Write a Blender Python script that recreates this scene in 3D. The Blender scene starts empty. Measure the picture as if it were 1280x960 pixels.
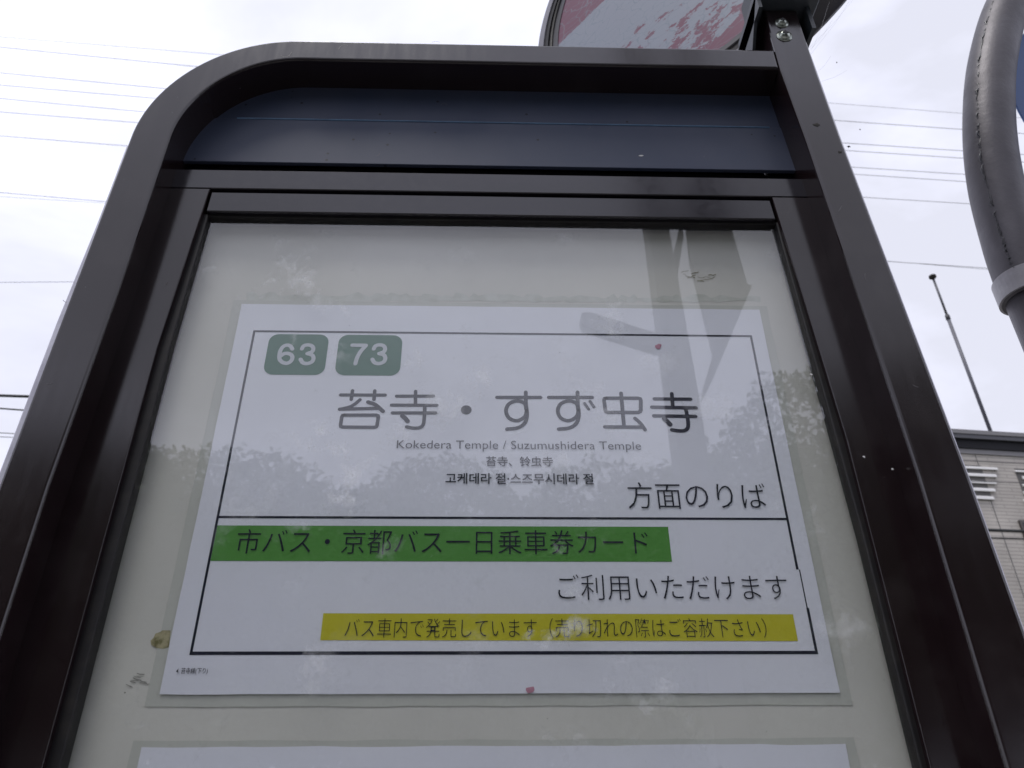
import bpy, bmesh, math, random
import numpy as np
from mathutils import Vector, Matrix
R = math.radians
sc = bpy.context.scene
col = sc.collection
ZP = 1.74                      # height of the notice's centre above the pavement

# ------------------------------------------------------------------ camera
RT = Vector((0.99957402, -0.02819094, -0.00755301))
UP = Vector((-0.0082254, -0.52042183, 0.8538697))
FW = Vector((0.02800214, 0.85344384, 0.52043202))
CAM = Vector((-0.01013, -0.51810, -0.24069 + ZP))
FPX = 993.687
cam_d = bpy.data.cameras.new('camera')
cam = bpy.data.objects.new('camera', cam_d)
col.objects.link(cam)
cam.matrix_world = Matrix(((RT.x, UP.x, -FW.x, CAM.x), (RT.y, UP.y, -FW.y, CAM.y), (RT.z, UP.z, -FW.z, CAM.z), (0, 0, 0, 1)))
cam_d.sensor_width = 36; cam_d.lens = 36 * FPX / 1280
cam_d.clip_start = .02; cam_d.clip_end = 3000
cam_d.dof.use_dof = True; cam_d.dof.focus_distance = .60; cam_d.dof.aperture_fstop = 20
sc.camera = cam

# ------------------------------------------------------------------ sky and sun
w = bpy.data.worlds.new('World'); sc.world = w; w.use_nodes = True
nt = w.node_tree; nt.nodes.clear()
def N(nt, t, **k):
    n = nt.nodes.new(t)
    for a, v in k.items():
        if a in ('inputs',):
            for i, x in v.items(): n.inputs[i].default_value = x
        else: setattr(n, a, v)
    return n
SUN_EL, SUN_AZ = 69, 214       # sun lamp put high behind the viewer to brighten the board's front
sky = N(nt, 'ShaderNodeTexSky', sky_type='NISHITA', sun_disc=False, sun_elevation=R(SUN_EL), sun_rotation=R(SUN_AZ))
skb = N(nt, 'ShaderNodeBackground', inputs={1: .10})
tc = N(nt, 'ShaderNodeTexCoord')
mp = N(nt, 'ShaderNodeMapping'); mp.inputs['Scale'].default_value = (1, 1, 2.0); mp.inputs['Location'].default_value = (.35, .1, .4)
nz = N(nt, 'ShaderNodeTexNoise', inputs={'Scale': 1.7, 'Detail': 6, 'Roughness': .55, 'Distortion': .3})
cr = N(nt, 'ShaderNodeValToRGB')
e = cr.color_ramp.elements
e[0].position = .38; e[0].color = (.87, .88, 1.0, 1)
e[1].position = .64; e[1].color = (1.32, 1.34, 1.60, 1)
cb = N(nt, 'ShaderNodeBackground', inputs={1: 1.0})
mx = N(nt, 'ShaderNodeMixShader', inputs={0: .9})
wo = N(nt, 'ShaderNodeOutputWorld')
L = nt.links.new
L(sky.outputs[0], skb.inputs[0]); L(tc.outputs['Generated'], mp.inputs[0]); L(mp.outputs[0], nz.inputs['Vector'])
L(nz.outputs[0], cr.inputs[0]); L(cr.outputs[0], cb.inputs[0])
L(skb.outputs[0], mx.inputs[1]); L(cb.outputs[0], mx.inputs[2]); L(mx.outputs[0], wo.inputs[0])

sun_d = bpy.data.lights.new('sun', 'SUN'); sun_d.energy = 2.0; sun_d.angle = R(20); sun_d.color = (1, .97, .93)
sun = bpy.data.objects.new('sun', sun_d); col.objects.link(sun)
az, el = R(SUN_AZ), R(SUN_EL)
sd = Vector((math.sin(az) * math.cos(el), math.cos(az) * math.cos(el), math.sin(el)))
sun.rotation_euler = sd.to_track_quat('Z', 'Y').to_euler(); sun.location = (0, 0, 30)

sc.view_settings.view_transform = 'Standard'; sc.view_settings.look = 'None'
sc.view_settings.exposure = 0; sc.view_settings.gamma = 1
sc.cycles.max_bounces = 10; sc.cycles.transparent_max_bounces = 16

# ------------------------------------------------------------------ helpers
def at(px, py, Y):
    """a world point on the upright plane y = Y, measured in the photograph"""
    d = RT * ((px - 640) / FPX) - UP * ((py - 480) / FPX) + FW
    t = (Y - CAM.y) / d.y
    return CAM + d * t
def bxz(px, py, Y):
    p = at(px, py, Y); return (p.x, p.z)

OFF = {}
def thing(name, label, cat, loc, group=None):
    o = bpy.data.objects.new(name, None); o.location = loc; o.empty_display_size = .1
    col.objects.link(o); o['label'] = label; o['category'] = cat
    if group: o['group'] = group
    OFF[o.name] = Vector(loc); return o
def tag(o, label=None, cat=None, group=None, kind=None):
    if label: o['label'] = label
    if cat: o['category'] = cat
    if group: o['group'] = group
    if kind: o['kind'] = kind
    return o
def obj(name, verts, faces, mat, parent=None, smooth=False, uv=None, origin=None):
    off = OFF.get(parent.name, Vector((0, 0, 0))) if parent else Vector(origin or (0, 0, 0))
    me = bpy.data.meshes.new(name)
    me.from_pydata([tuple(Vector(v) - off) for v in verts], [], faces)
    if uv:
        l = me.uv_layers.new(name='UVMap')
        for p in me.polygons:
            for li in p.loop_indices: l.data[li].uv = uv[me.loops[li].vertex_index]
    bm = bmesh.new(); bm.from_mesh(me); bmesh.ops.recalc_face_normals(bm, faces=bm.faces[:]); bm.to_mesh(me); bm.free()
    if mat: me.materials.append(mat)
    if smooth:
        for p in me.polygons: p.use_smooth = True
    o = bpy.data.objects.new(name, me); col.objects.link(o)
    if parent: o.parent = parent
    else: o.location = off
    OFF[o.name] = off
    return o
class G:
    def __init__(s): s.v = []; s.f = []
    def add(s, v, f):
        n = len(s.v); s.v += [Vector(x) for x in v]; s.f += [tuple(i + n for i in q) for q in f]; return s
    def box(s, x0, x1, y0, y1, z0, z1, M=None):
        v = [Vector((x, y, z)) for x in (x0, x1) for y in (y0, y1) for z in (z0, z1)]
        if M: v = [M @ p for p in v]
        return s.add(v, [(0, 1, 3, 2), (4, 6, 7, 5), (0, 4, 5, 1), (2, 3, 7, 6), (0, 2, 6, 4), (1, 5, 7, 3)])
    def bevel(s, w, seg=2):
        bm = bmesh.new(); me = bpy.data.meshes.new('t'); me.from_pydata([tuple(v) for v in s.v], [], s.f); bm.from_mesh(me)
        bmesh.ops.recalc_face_normals(bm, faces=bm.faces[:])
        es = [e for e in bm.edges if len(e.link_faces) == 2 and e.calc_face_angle(0) > .6]
        bmesh.ops.bevel(bm, geom=es, offset=w, segments=seg, profile=.5, affect='EDGES', clamp_overlap=True)
        bm.verts.index_update()
        s.v = [v.co.copy() for v in bm.verts]; s.f = [tuple(v.index for v in f.verts) for f in bm.faces]; bm.free(); bpy.data.meshes.remove(me); return s
    def tube(s, pts, r, n=12, cap=True):
        pts = [Vector(p) for p in pts]; m = len(pts)
        rr = r if isinstance(r, (list, tuple)) else [r] * m
        rings = []; up = None
        for i in range(m):
            t = (pts[min(i + 1, m - 1)] - pts[max(i - 1, 0)]).normalized()
            if up is None: up = t.orthogonal().normalized()
            up = (up - t * up.dot(t)).normalized(); b = t.cross(up)
            rings.append([pts[i] + (up * math.cos(2 * math.pi * k / n) + b * math.sin(2 * math.pi * k / n)) * rr[i] for k in range(n)])
        v = [p for q in rings for p in q]
        f = [(i * n + k, i * n + (k + 1) % n, (i + 1) * n + (k + 1) % n, (i + 1) * n + k) for i in range(m - 1) for k in range(n)]
        if cap: f += [tuple(range(n)), tuple((m - 1) * n + k for k in range(n))]
        return s.add(v, f)
    def ribbon(s, pts, y, wd):
        """round-ended flat stroke on the plane y (pts in x, z)"""
        pts = [Vector((p[0], p[1])) for p in pts]; h = wd / 2
        t0 = (pts[1] - pts[0]).normalized(); t1 = (pts[-1] - pts[-2]).normalized()
        lf, rt = [], []
        for i, p in enumerate(pts):
            a = (p - pts[i - 1]).normalized() if i else t0
            b = (pts[i + 1] - p).normalized() if i < len(pts) - 1 else t1
            t = (a + b); t = t.normalized() if t.length > 1e-6 else b
            n = Vector((-t.y, t.x)); k = min(1 / max(.6, n.dot(Vector((-b.y, b.x)))), 1.5)
            lf.append(p + n * h * k); rt.append(p - n * h * k)
        def cap(c, t, n0=6):
            n = Vector((-t.y, t.x)); return [c + n * h * math.cos(a) + t * h * math.sin(a) for a in [math.pi * j / n0 for j in range(1, n0)]]
        poly = lf + cap(pts[-1], t1) + rt[::-1] + cap(pts[0], -t0)
        m = len(pts)
        v = [(p.x, y, p.y) for p in poly]; nc = 5
        f = [(i, i + 1, m + nc + (m - 2 - i), m + nc + (m - 1 - i)) for i in range(m - 1)]
        f.append(tuple(range(m - 1, m + nc + 1)))
        f.append(tuple(range(2 * m + nc - 1, 2 * m + 2 * nc)) + (0,))
        return s.add(v, f)
    def build(s, name, mat, parent=None, smooth=False, **k): return obj(name, s.v, s.f, mat, parent, smooth, **k)
def prism(poly, y0, y1, bevel=0, seg=3, g=None):
    """a polygon in (x, z) extruded from y0 (front) to y1 (back); its front edges rounded"""
    n = len(poly)
    v = [(x, y0, z) for x, z in poly] + [(x, y1, z) for x, z in poly]
    f = [tuple(range(n)), tuple(range(2 * n - 1, n - 1, -1))] + [(i, (i + 1) % n, n + (i + 1) % n, n + i) for i in range(n)]
    o = G().add(v, f)
    if bevel:
        bm = bmesh.new(); me = bpy.data.meshes.new('t'); me.from_pydata([tuple(a) for a in o.v], [], o.f); bm.from_mesh(me); bm.verts.ensure_lookup_table()
        bmesh.ops.recalc_face_normals(bm, faces=bm.faces[:])
        es = [e for e in bm.edges if all(abs(a.co.y - y0) < 1e-7 for a in e.verts)]
        bmesh.ops.bevel(bm, geom=es, offset=bevel, segments=seg, profile=.5, affect='EDGES', clamp_overlap=True)
        bm.verts.index_update()
        o.v = [a.co.copy() for a in bm.verts]; o.f = [tuple(a.index for a in q.verts) for q in bm.faces]; bm.free(); bpy.data.meshes.remove(me)
    if g: g.add(o.v, o.f); return g
    return o
def flat(poly, y): return G().add([(x, y, z) for x, z in poly], [tuple(range(len(poly)))])

# ------------------------------------------------------------------ materials
def pmat(name, base, rough=.5, metal=0, spec=.5, noise=None, bump=None, rnoise=None, specks=None, extra=None, coat=0):
    m = bpy.data.materials.new(name); m.use_nodes = True; nt = m.node_tree; L = nt.links.new
    p = nt.nodes['Principled BSDF']; p.inputs['Base Color'].default_value = (*base, 1); p.inputs['Roughness'].default_value = rough
    p.inputs['Metallic'].default_value = metal; p.inputs['Specular IOR Level'].default_value = spec; p.inputs['Coat Weight'].default_value = coat
    tc = N(nt, 'ShaderNodeTexCoord'); src = tc.outputs['Object']; csock = None
    def ntex(scale, detail=4, stretch=None, rough=.6):
        n = N(nt, 'ShaderNodeTexNoise', inputs={'Scale': scale, 'Detail': detail, 'Roughness': rough})
        if stretch:
            q = N(nt, 'ShaderNodeMapping'); q.inputs['Scale'].default_value = stretch; L(src, q.inputs[0]); L(q.outputs[0], n.inputs['Vector'])
        else: L(src, n.inputs['Vector'])
        return n
    if noise:      # (scale, colour2, lo, hi, stretch)
        n = ntex(noise[0], 5, noise[4] if len(noise) > 4 else None)
        mr = N(nt, 'ShaderNodeMapRange', inputs={1: noise[2], 2: noise[3]})
        mix = N(nt, 'ShaderNodeMix', data_type='RGBA'); mix.inputs[6].default_value = (*base, 1); mix.inputs[7].default_value = (*noise[1], 1)
        L(n.outputs[0], mr.inputs[0]); L(mr.outputs[0], mix.inputs[0]); csock = mix.outputs[2]
    if specks:     # (scale, colour, size, amount)
        for (scl, colr, size, thr) in specks:
            vo = N(nt, 'ShaderNodeTexVoronoi', inputs={'Scale': scl}); L(src, vo.inputs['Vector'])
            nn = ntex(scl * 3, 2); ad = N(nt, 'ShaderNodeMath', operation='MULTIPLY_ADD', inputs={1: .45 * size, 2: 0}); L(nn.outputs[0], ad.inputs[0]); 
            sb = N(nt, 'ShaderNodeMath', operation='ADD'); L(vo.outputs['Distance'], sb.inputs[0]); L(ad.outputs[0], sb.inputs[1])
            lt = N(nt, 'ShaderNodeMath', operation='LESS_THAN', inputs={1: size}); L(sb.outputs[0], lt.inputs[0])
            sep = N(nt, 'ShaderNodeSeparateColor'); L(vo.outputs['Color'], sep.inputs[0])
            g2 = N(nt, 'ShaderNodeMath', operation='LESS_THAN', inputs={1: thr}); L(sep.outputs[0], g2.inputs[0])
            mu = N(nt, 'ShaderNodeMath', operation='MULTIPLY'); L(lt.outputs[0], mu.inputs[0]); L(g2.outputs[0], mu.inputs[1])
            mix = N(nt, 'ShaderNodeMix', data_type='RGBA'); mix.inputs[6].default_value = (*base, 1); mix.inputs[7].default_value = (*colr, 1)
            if csock: L(csock, mix.inputs[6])
            L(mu.outputs[0], mix.inputs[0]); csock = mix.outputs[2]
    if csock: L(csock, p.inputs['Base Color'])
    if rnoise:
        n = ntex(rnoise[0], 5, rnoise[3] if len(rnoise) > 3 else None); mr = N(nt, 'ShaderNodeMapRange', inputs={1: .3, 2: .7, 3: rnoise[1], 4: rnoise[2]})
        L(n.outputs[0], mr.inputs[0]); L(mr.outputs[0], p.inputs['Roughness'])
    if bump:       # (scale, strength, distance, stretch)
        n = ntex(bump[0], 6, bump[3] if len(bump) > 3 else None)
        b = N(nt, 'ShaderNodeBump', inputs={'Strength': bump[1], 'Distance': bump[2]}); L(n.outputs[0], b.inputs['Height']); L(b.outputs[0], p.inputs['Normal'])
    return m
M = {}
M['anod'] = pmat('brown_anodised_aluminium', (.012, .0068, .0080), .16, spec=.64, noise=(22, (.024, .018, .019), .50, .80), rnoise=(130, .13, .19, (1, 1, .12)),
                 bump=(900, .10, .0001), specks=[(90, (.07, .065, .07), .05, .16), (260, (.05, .045, .048), .07, .10), (130, (.002, .002, .002), .10, .2)])
M['anod_h'] = pmat('brown_anodised_rail', (.012, .010, .014), .18, spec=.62, noise=(14, (.016, .013, .018), .35, .7, (.3, 1, 3)), rnoise=(120, .12, .19),
                 bump=(700, .10, .0001, (.2, 1, 1)), specks=[(70, (.12, .11, .12), .05, .08)])
M['panel'] = pmat('dark_blue_header_panel', (.040, .051, .088), .45, spec=.25, noise=(9, (.054, .063, .098), .4, .7), rnoise=(20, .36, .48),
                 bump=(500, .12, .0001), specks=[(95, (.012, .014, .02), .16, .16), (60, (.16, .17, .19), .05, .10)])
M['pale_edge'] = pmat('pale_edge_grey', (.55, .54, .60), .35, metal=.4, noise=(40, (.40, .39, .45), .4, .7))  # pale strip along both outer edges of the frame
M['gasket'] = pmat('black_rubber', (.008, .007, .008), .5, spec=.3, noise=(80, (.016, .014, .013), .45, .7))
M['groove'] = pmat('cavity_shade', (.008, .008, .010), .5)  # near-black stands in for shade in grooves and screw recesses
M['cream'] = pmat('cream_back_panel', (.69, .665, .62), .45, spec=.4, noise=(7, (.61, .59, .55), .35, .75),
                 bump=(60, .05, .001), specks=[(60, (.25, .24, .2), .05, .12), (150, (.3, .3, .27), .06, .08)])
M['film'] = pmat('laminate_film', (.54, .535, .495), .3, spec=.5, noise=(30, (.58, .575, .53), .35, .7))
M['paper'] = pmat('laminated_white_paper', (.85, .845, .925), .20, spec=.6, noise=(12, (.80, .795, .88), .3, .75), bump=(34, .16, .0010),
                 rnoise=(25, .15, .26), specks=[(90, (.25, .24, .3), .045, .07)])
M['ink'] = pmat('navy_black_ink', (.012, .012, .030), .12, spec=.6)
M['badge'] = pmat('grey_green_ink', (.045, .155, .105), .35)
M['badge_num'] = pmat('pale_print', (.60, .62, .68), .35)
M['green'] = pmat('green_ink', (.070, .27, .030), .33, noise=(40, (.085, .29, .045), .4, .8))
M['yellow'] = pmat('yellow_ink', (.58, .52, .015), .33, noise=(40, (.60, .55, .035), .4, .8))
M['galv'] = pmat('galvanised_steel', (.105, .098, .108), .45, metal=.5, noise=(16, (.065, .060, .068), .3, .7, (1, 1, .5)), bump=(160, .35, .0012), rnoise=(18, .42, .58),
                 specks=[(70, (.07, .065, .07), .10, .14)])
M['band'] = pmat('white_painted_band', (.34, .33, .35), .45, noise=(30, (.22, .21, .23), .4, .7), specks=[(160, (.08, .07, .07), .16, .2)], bump=(200, .4, .0008))
M['screw'] = pmat('stainless_screw', (.42, .45, .40), .3, metal=.95, noise=(300, (.25, .27, .24), .4, .6))
M['bracket'] = pmat('dark_cast_bracket', (.022, .028, .034), .42, noise=(60, (.035, .04, .045), .4, .7), bump=(400, .3, .0004))
M['rim'] = pmat('dark_sign_rim', (.014, .013, .017), .33, noise=(25, (.024, .022, .026), .35, .7), rnoise=(30, .25, .5))
M['bezel'] = pmat('grey_sign_bezel', (.17, .165, .19), .4, noise=(20, (.22, .21, .24), .4, .7))
M['blue'] = pmat('blue_sign_sheet', (.008, .085, .32), .35)
M['scratch'] = pmat('bare_metal_scratch', (.10, .095, .10), .5)
M['oxide'] = pmat('pale_oxide_stain', (.055, .066, .098), .6, noise=(140, (.14, .18, .22), .45, .62))
M['seamline'] = pmat('blue_highlight_edge', (.10, .19, .31), .45, noise=(60, (.07, .13, .22), .35, .65))  # highlight along the header lap, painted as blue colour
M['wire'] = pmat('weathered_cable', (.05, .05, .058), .6)
M['wired'] = pmat('dark_green_cable', (.012, .014, .014), .55)
M['petal'] = pmat('pink_petal', (.52, .24, .32), .5)
M['fleck'] = pmat('white_fleck', (.55, .55, .55), .6)
M['dirt'] = pmat('dark_dirt', (.02, .018, .016), .9)
M['scuff'] = pmat('brown_scuff', (.34, .32, .24), .8)
M['peel'] = pmat('peeled_primer', (.42, .37, .22), .8, noise=(120, (.16, .14, .05), .45, .6))
M['web'] = pmat('cobweb_silk', (.45, .45, .48), .6)
M['residue2'] = pmat('faint_grey_scribble', (.30, .29, .27), .8)
M['residue'] = pmat('tape_residue', (.52, .52, .47), .7, noise=(70, (.62, .62, .58), .35, .6))

def glass_mat():
    m = bpy.data.materials.new('clear_glass'); m.use_nodes = True; nt = m.node_tree; L = nt.links.new; nt.nodes.clear()
    out = N(nt, 'ShaderNodeOutputMaterial'); tr = N(nt, 'ShaderNodeBsdfTransparent'); tr.inputs[0].default_value = (.97, .98, .975, 1)
    gl = N(nt, 'ShaderNodeBsdfGlossy', inputs={'Roughness': .012}); fr0 = N(nt, 'ShaderNodeFresnel', inputs={'IOR': 1.5})
    geo = N(nt, 'ShaderNodeNewGeometry'); inv = N(nt, 'ShaderNodeMath', operation='SUBTRACT', inputs={0: 2.5}); inv.use_clamp = False
    bk = N(nt, 'ShaderNodeMath', operation='MULTIPLY', inputs={1: 2.5}); L(geo.outputs['Backfacing'], bk.inputs[0]); L(bk.outputs[0], inv.inputs[1])
    fr = N(nt, 'ShaderNodeMath', operation='MULTIPLY', use_clamp=True); L(fr0.outputs[0], fr.inputs[0]); L(inv.outputs[0], fr.inputs[1])   # both faces' reflection, taken at the front one
    mx = N(nt, 'ShaderNodeMixShader'); L(fr.outputs[0], mx.inputs[0]); L(tr.outputs[0], mx.inputs[1]); L(gl.outputs[0], mx.inputs[2])
    tc = N(nt, 'ShaderNodeTexCoord'); n1 = N(nt, 'ShaderNodeTexNoise', inputs={'Scale': 26, 'Detail': 9, 'Roughness': .72})
    n2 = N(nt, 'ShaderNodeTexNoise', inputs={'Scale': 6, 'Detail': 2}); L(tc.outputs['Object'], n1.inputs['Vector']); L(tc.outputs['Object'], n2.inputs['Vector'])
    a = N(nt, 'ShaderNodeMapRange', inputs={1: .555, 2: .68, 3: 0, 4: 1}); b = N(nt, 'ShaderNodeMapRange', inputs={1: .47, 2: .62, 3: 0, 4: .42})
    L(n1.outputs[0], a.inputs[0]); L(n2.outputs[0], b.inputs[0])
    mu = N(nt, 'ShaderNodeMath', operation='MULTIPLY'); L(a.outputs[0], mu.inputs[0]); L(b.outputs[0], mu.inputs[1])
    ad = N(nt, 'ShaderNodeMath', operation='ADD', inputs={1: .006}); L(mu.outputs[0], ad.inputs[0])
    df = N(nt, 'ShaderNodeBsdfDiffuse'); df.inputs[0].default_value = (.75, .76, .78, 1)
    m2 = N(nt, 'ShaderNodeMixShader'); L(ad.outputs[0], m2.inputs[0]); L(mx.outputs[0], m2.inputs[1]); L(df.outputs[0], m2.inputs[2]); L(m2.outputs[0], out.inputs[0])
    return m
M['glass'] = glass_mat()

def disc_mat():
    m = pmat('cracked_sign_face', (.52, .53, .58), .4, spec=.4); nt = m.node_tree; L = nt.links.new; p = nt.nodes['Principled BSDF']
    uv = N(nt, 'ShaderNodeUVMap'); sx = N(nt, 'ShaderNodeSeparateXYZ'); L(uv.outputs[0], sx.inputs[0])
    def mth(op, a, b=None, c=None):
        n = N(nt, 'ShaderNodeMath', operation=op)
        for i, x in enumerate((a, b, c)):
            if x is None: continue
            if isinstance(x, (int, float)): n.inputs[i].default_value = x
            else: L(x, n.inputs[i])
        return n.outputs[0]
    u, v = sx.outputs[0], sx.outputs[1]
    def noise(s, d=5, st=(1, 1, 1), r=.6):
        q = N(nt, 'ShaderNodeMapping'); q.inputs['Scale'].default_value = st; L(uv.outputs[0], q.inputs[0])
        n = N(nt, 'ShaderNodeTexNoise', inputs={'Scale': s, 'Detail': d, 'Roughness': r}); L(q.outputs[0], n.inputs['Vector']); return n.outputs[0]
    n1 = noise(9, 8, (1, 1.8, 1), .68); n2 = noise(30, 5); nb = noise(3, 3)
    top = mth('GREATER_THAN', mth('SUBTRACT', mth('ADD', v, mth('MULTIPLY', mth('SUBTRACT', n2, .5), .05)), mth('MULTIPLY', u, .13)), .14)
    rad = mth('SQRT', mth('ADD', mth('MULTIPLY', u, u), mth('MULTIPLY', v, v)))
    ring = mth('MULTIPLY', mth('GREATER_THAN', mth('ADD', rad, mth('MULTIPLY', mth('SUBTRACT', n1, .5), .3)), .755), mth('LESS_THAN', v, -.55))
    lo = mth('MULTIPLY', mth('SUBTRACT', -.26, v), .22)
    patch = mth('MULTIPLY', mth('GREATER_THAN', mth('ADD', n1, lo), .61), mth('LESS_THAN', v, -.28))
    red = mth('MAXIMUM', mth('MAXIMUM', top, ring), patch)
    vo = N(nt, 'ShaderNodeTexVoronoi', feature='DISTANCE_TO_EDGE', inputs={'Scale': 17})
    q = N(nt, 'ShaderNodeMapping'); q.inputs['Rotation'].default_value = (0, 0, .5); q.inputs['Scale'].default_value = (.75, 1.35, 1)
    wv = N(nt, 'ShaderNodeMix', data_type='VECTOR'); nvec = N(nt, 'ShaderNodeTexNoise', inputs={'Scale': 4, 'Detail': 3}); L(uv.outputs[0], nvec.inputs['Vector'])
    wv.inputs[0].default_value = .12; L(uv.outputs[0], wv.inputs[4]); L(nvec.outputs['Color'], wv.inputs[5]); L(wv.outputs[1], q.inputs[0]); L(q.outputs[0], vo.inputs['Vector'])
    crack = mth('LESS_THAN', vo.outputs['Distance'], mth('MULTIPLY', nb, .045))
    mixa = N(nt, 'ShaderNodeMix', data_type='RGBA'); mixa.inputs[6].default_value = (.22, .23, .28, 1); mixa.inputs[7].default_value = (.20, .235, .28, 1); L(nb, mixa.inputs[0])
    mixb = N(nt, 'ShaderNodeMix', data_type='RGBA'); L(mixa.outputs[2], mixb.inputs[6]); mixb.inputs[7].default_value = (.125, .026, .060, 1); L(red, mixb.inputs[0])
    mixc = N(nt, 'ShaderNodeMix', data_type='RGBA'); L(mixb.outputs[2], mixc.inputs[6]); mixc.inputs[7].default_value = (.12, .16, .20, 1); L(mth('MULTIPLY', crack, .55), mixc.inputs[0])
    L(mixc.outputs[2], p.inputs['Base Color'])
    bp = N(nt, 'ShaderNodeBump', inputs={'Strength': .4, 'Distance': .001}); L(mth('ADD', mth('MULTIPLY', crack, -1), mth('MULTIPLY', red, .6)), bp.inputs['Height']); L(bp.outputs[0], p.inputs['Normal'])
    return m
M['disc'] = disc_mat()

# ------------------------------------------------------------------ ground, road, pavement
def ground():
    asphalt = pmat('asphalt', (.05, .05, .052), .85, noise=(3, (.065, .064, .065), .35, .7), bump=(60, .6, .01))
    earth = pmat('earth', (.09, .085, .06), .95, noise=(.2, (.06, .075, .04), .4, .6))
    pav = pmat('pavement_concrete', (.26, .25, .24), .8, noise=(2, (.20, .195, .19), .35, .7), bump=(40, .4, .005))
    kerb = pmat('kerb_concrete', (.32, .31, .30), .8, noise=(6, (.24, .235, .23), .35, .7))
    wp = pmat('white_road_paint', (.7, .7, .68), .7, noise=(8, (.45, .45, .44), .5, .75))
    tag(G().add([(-900, -900, -.14), (900, -900, -.14), (900, 900, -.14), (-900, 900, -.14)], [(0, 1, 2, 3)]).build('ground', earth), kind='structure')
    tag(G().box(-200, 200, -1.2, 5.2, -.3, 0).build('pavement', pav), kind='structure')
    tag(G().add([(-200, -8.2, -.12), (200, -8.2, -.12), (200, -1.36, -.12), (-200, -1.36, -.12)], [(0, 1, 2, 3)]).build('road', asphalt), kind='structure')
    k = G()
    for i in range(-100, 100): k.box(i * .6 + .004, i * .6 + .596, -1.352, -1.204, -.3, .012)
    tag(k.bevel(.01, 1).build('kerb', kerb), kind='structure')
    l = G()
    l.add([(-200, -1.75, -.116), (200, -1.75, -.116), (200, -1.62, -.116), (-200, -1.62, -.116)], [(0, 1, 2, 3)])
    for i in range(-20, 20): l.add([(i * 8, -4.87, -.116), (i * 8 + 4, -4.87, -.116), (i * 8 + 4, -4.73, -.116), (i * 8, -4.73, -.116)], [(0, 1, 2, 3)])
    tag(l.build('road_marking', wp), kind='structure')
ground()

# ------------------------------------------------------------------ the display board
YF, YB = -.043, .052      # front face and back of the outer frame
YD, YH, YG = -.018, -.0125, -.0092
def Z(z): return z + ZP
def lerp(z, tab):
    tab = sorted(tab)
    if z <= tab[0][0]: return tab[0][1]
    for (a, x), (b, y) in zip(tab, tab[1:]):
        if z <= b: return x + (y - x) * (z - a) / (b - a)
    return tab[-1][1]
LO = lambda z: lerp(z, [(-.03, -.3225), (.285, -.3163)])
LI = lambda z: lerp(z, [(-.03, -.2915), (.130, -.2862), (.285, -.2832)])
RI = lambda z: lerp(z, [(-.03, .2752), (.12, .2705), (.30, .2640), (.395, .2590)])
RO = lambda z: lerp(z, [(-.12, .3112), (-.02, .3090), (.14, .3025), (.30, .2958), (.43, .2924)])
board = thing('bus_stop_display_board', 'dark brown aluminium bus stop board with glazed door and blank navy header', 'display board', (0, 0, 0))
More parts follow.
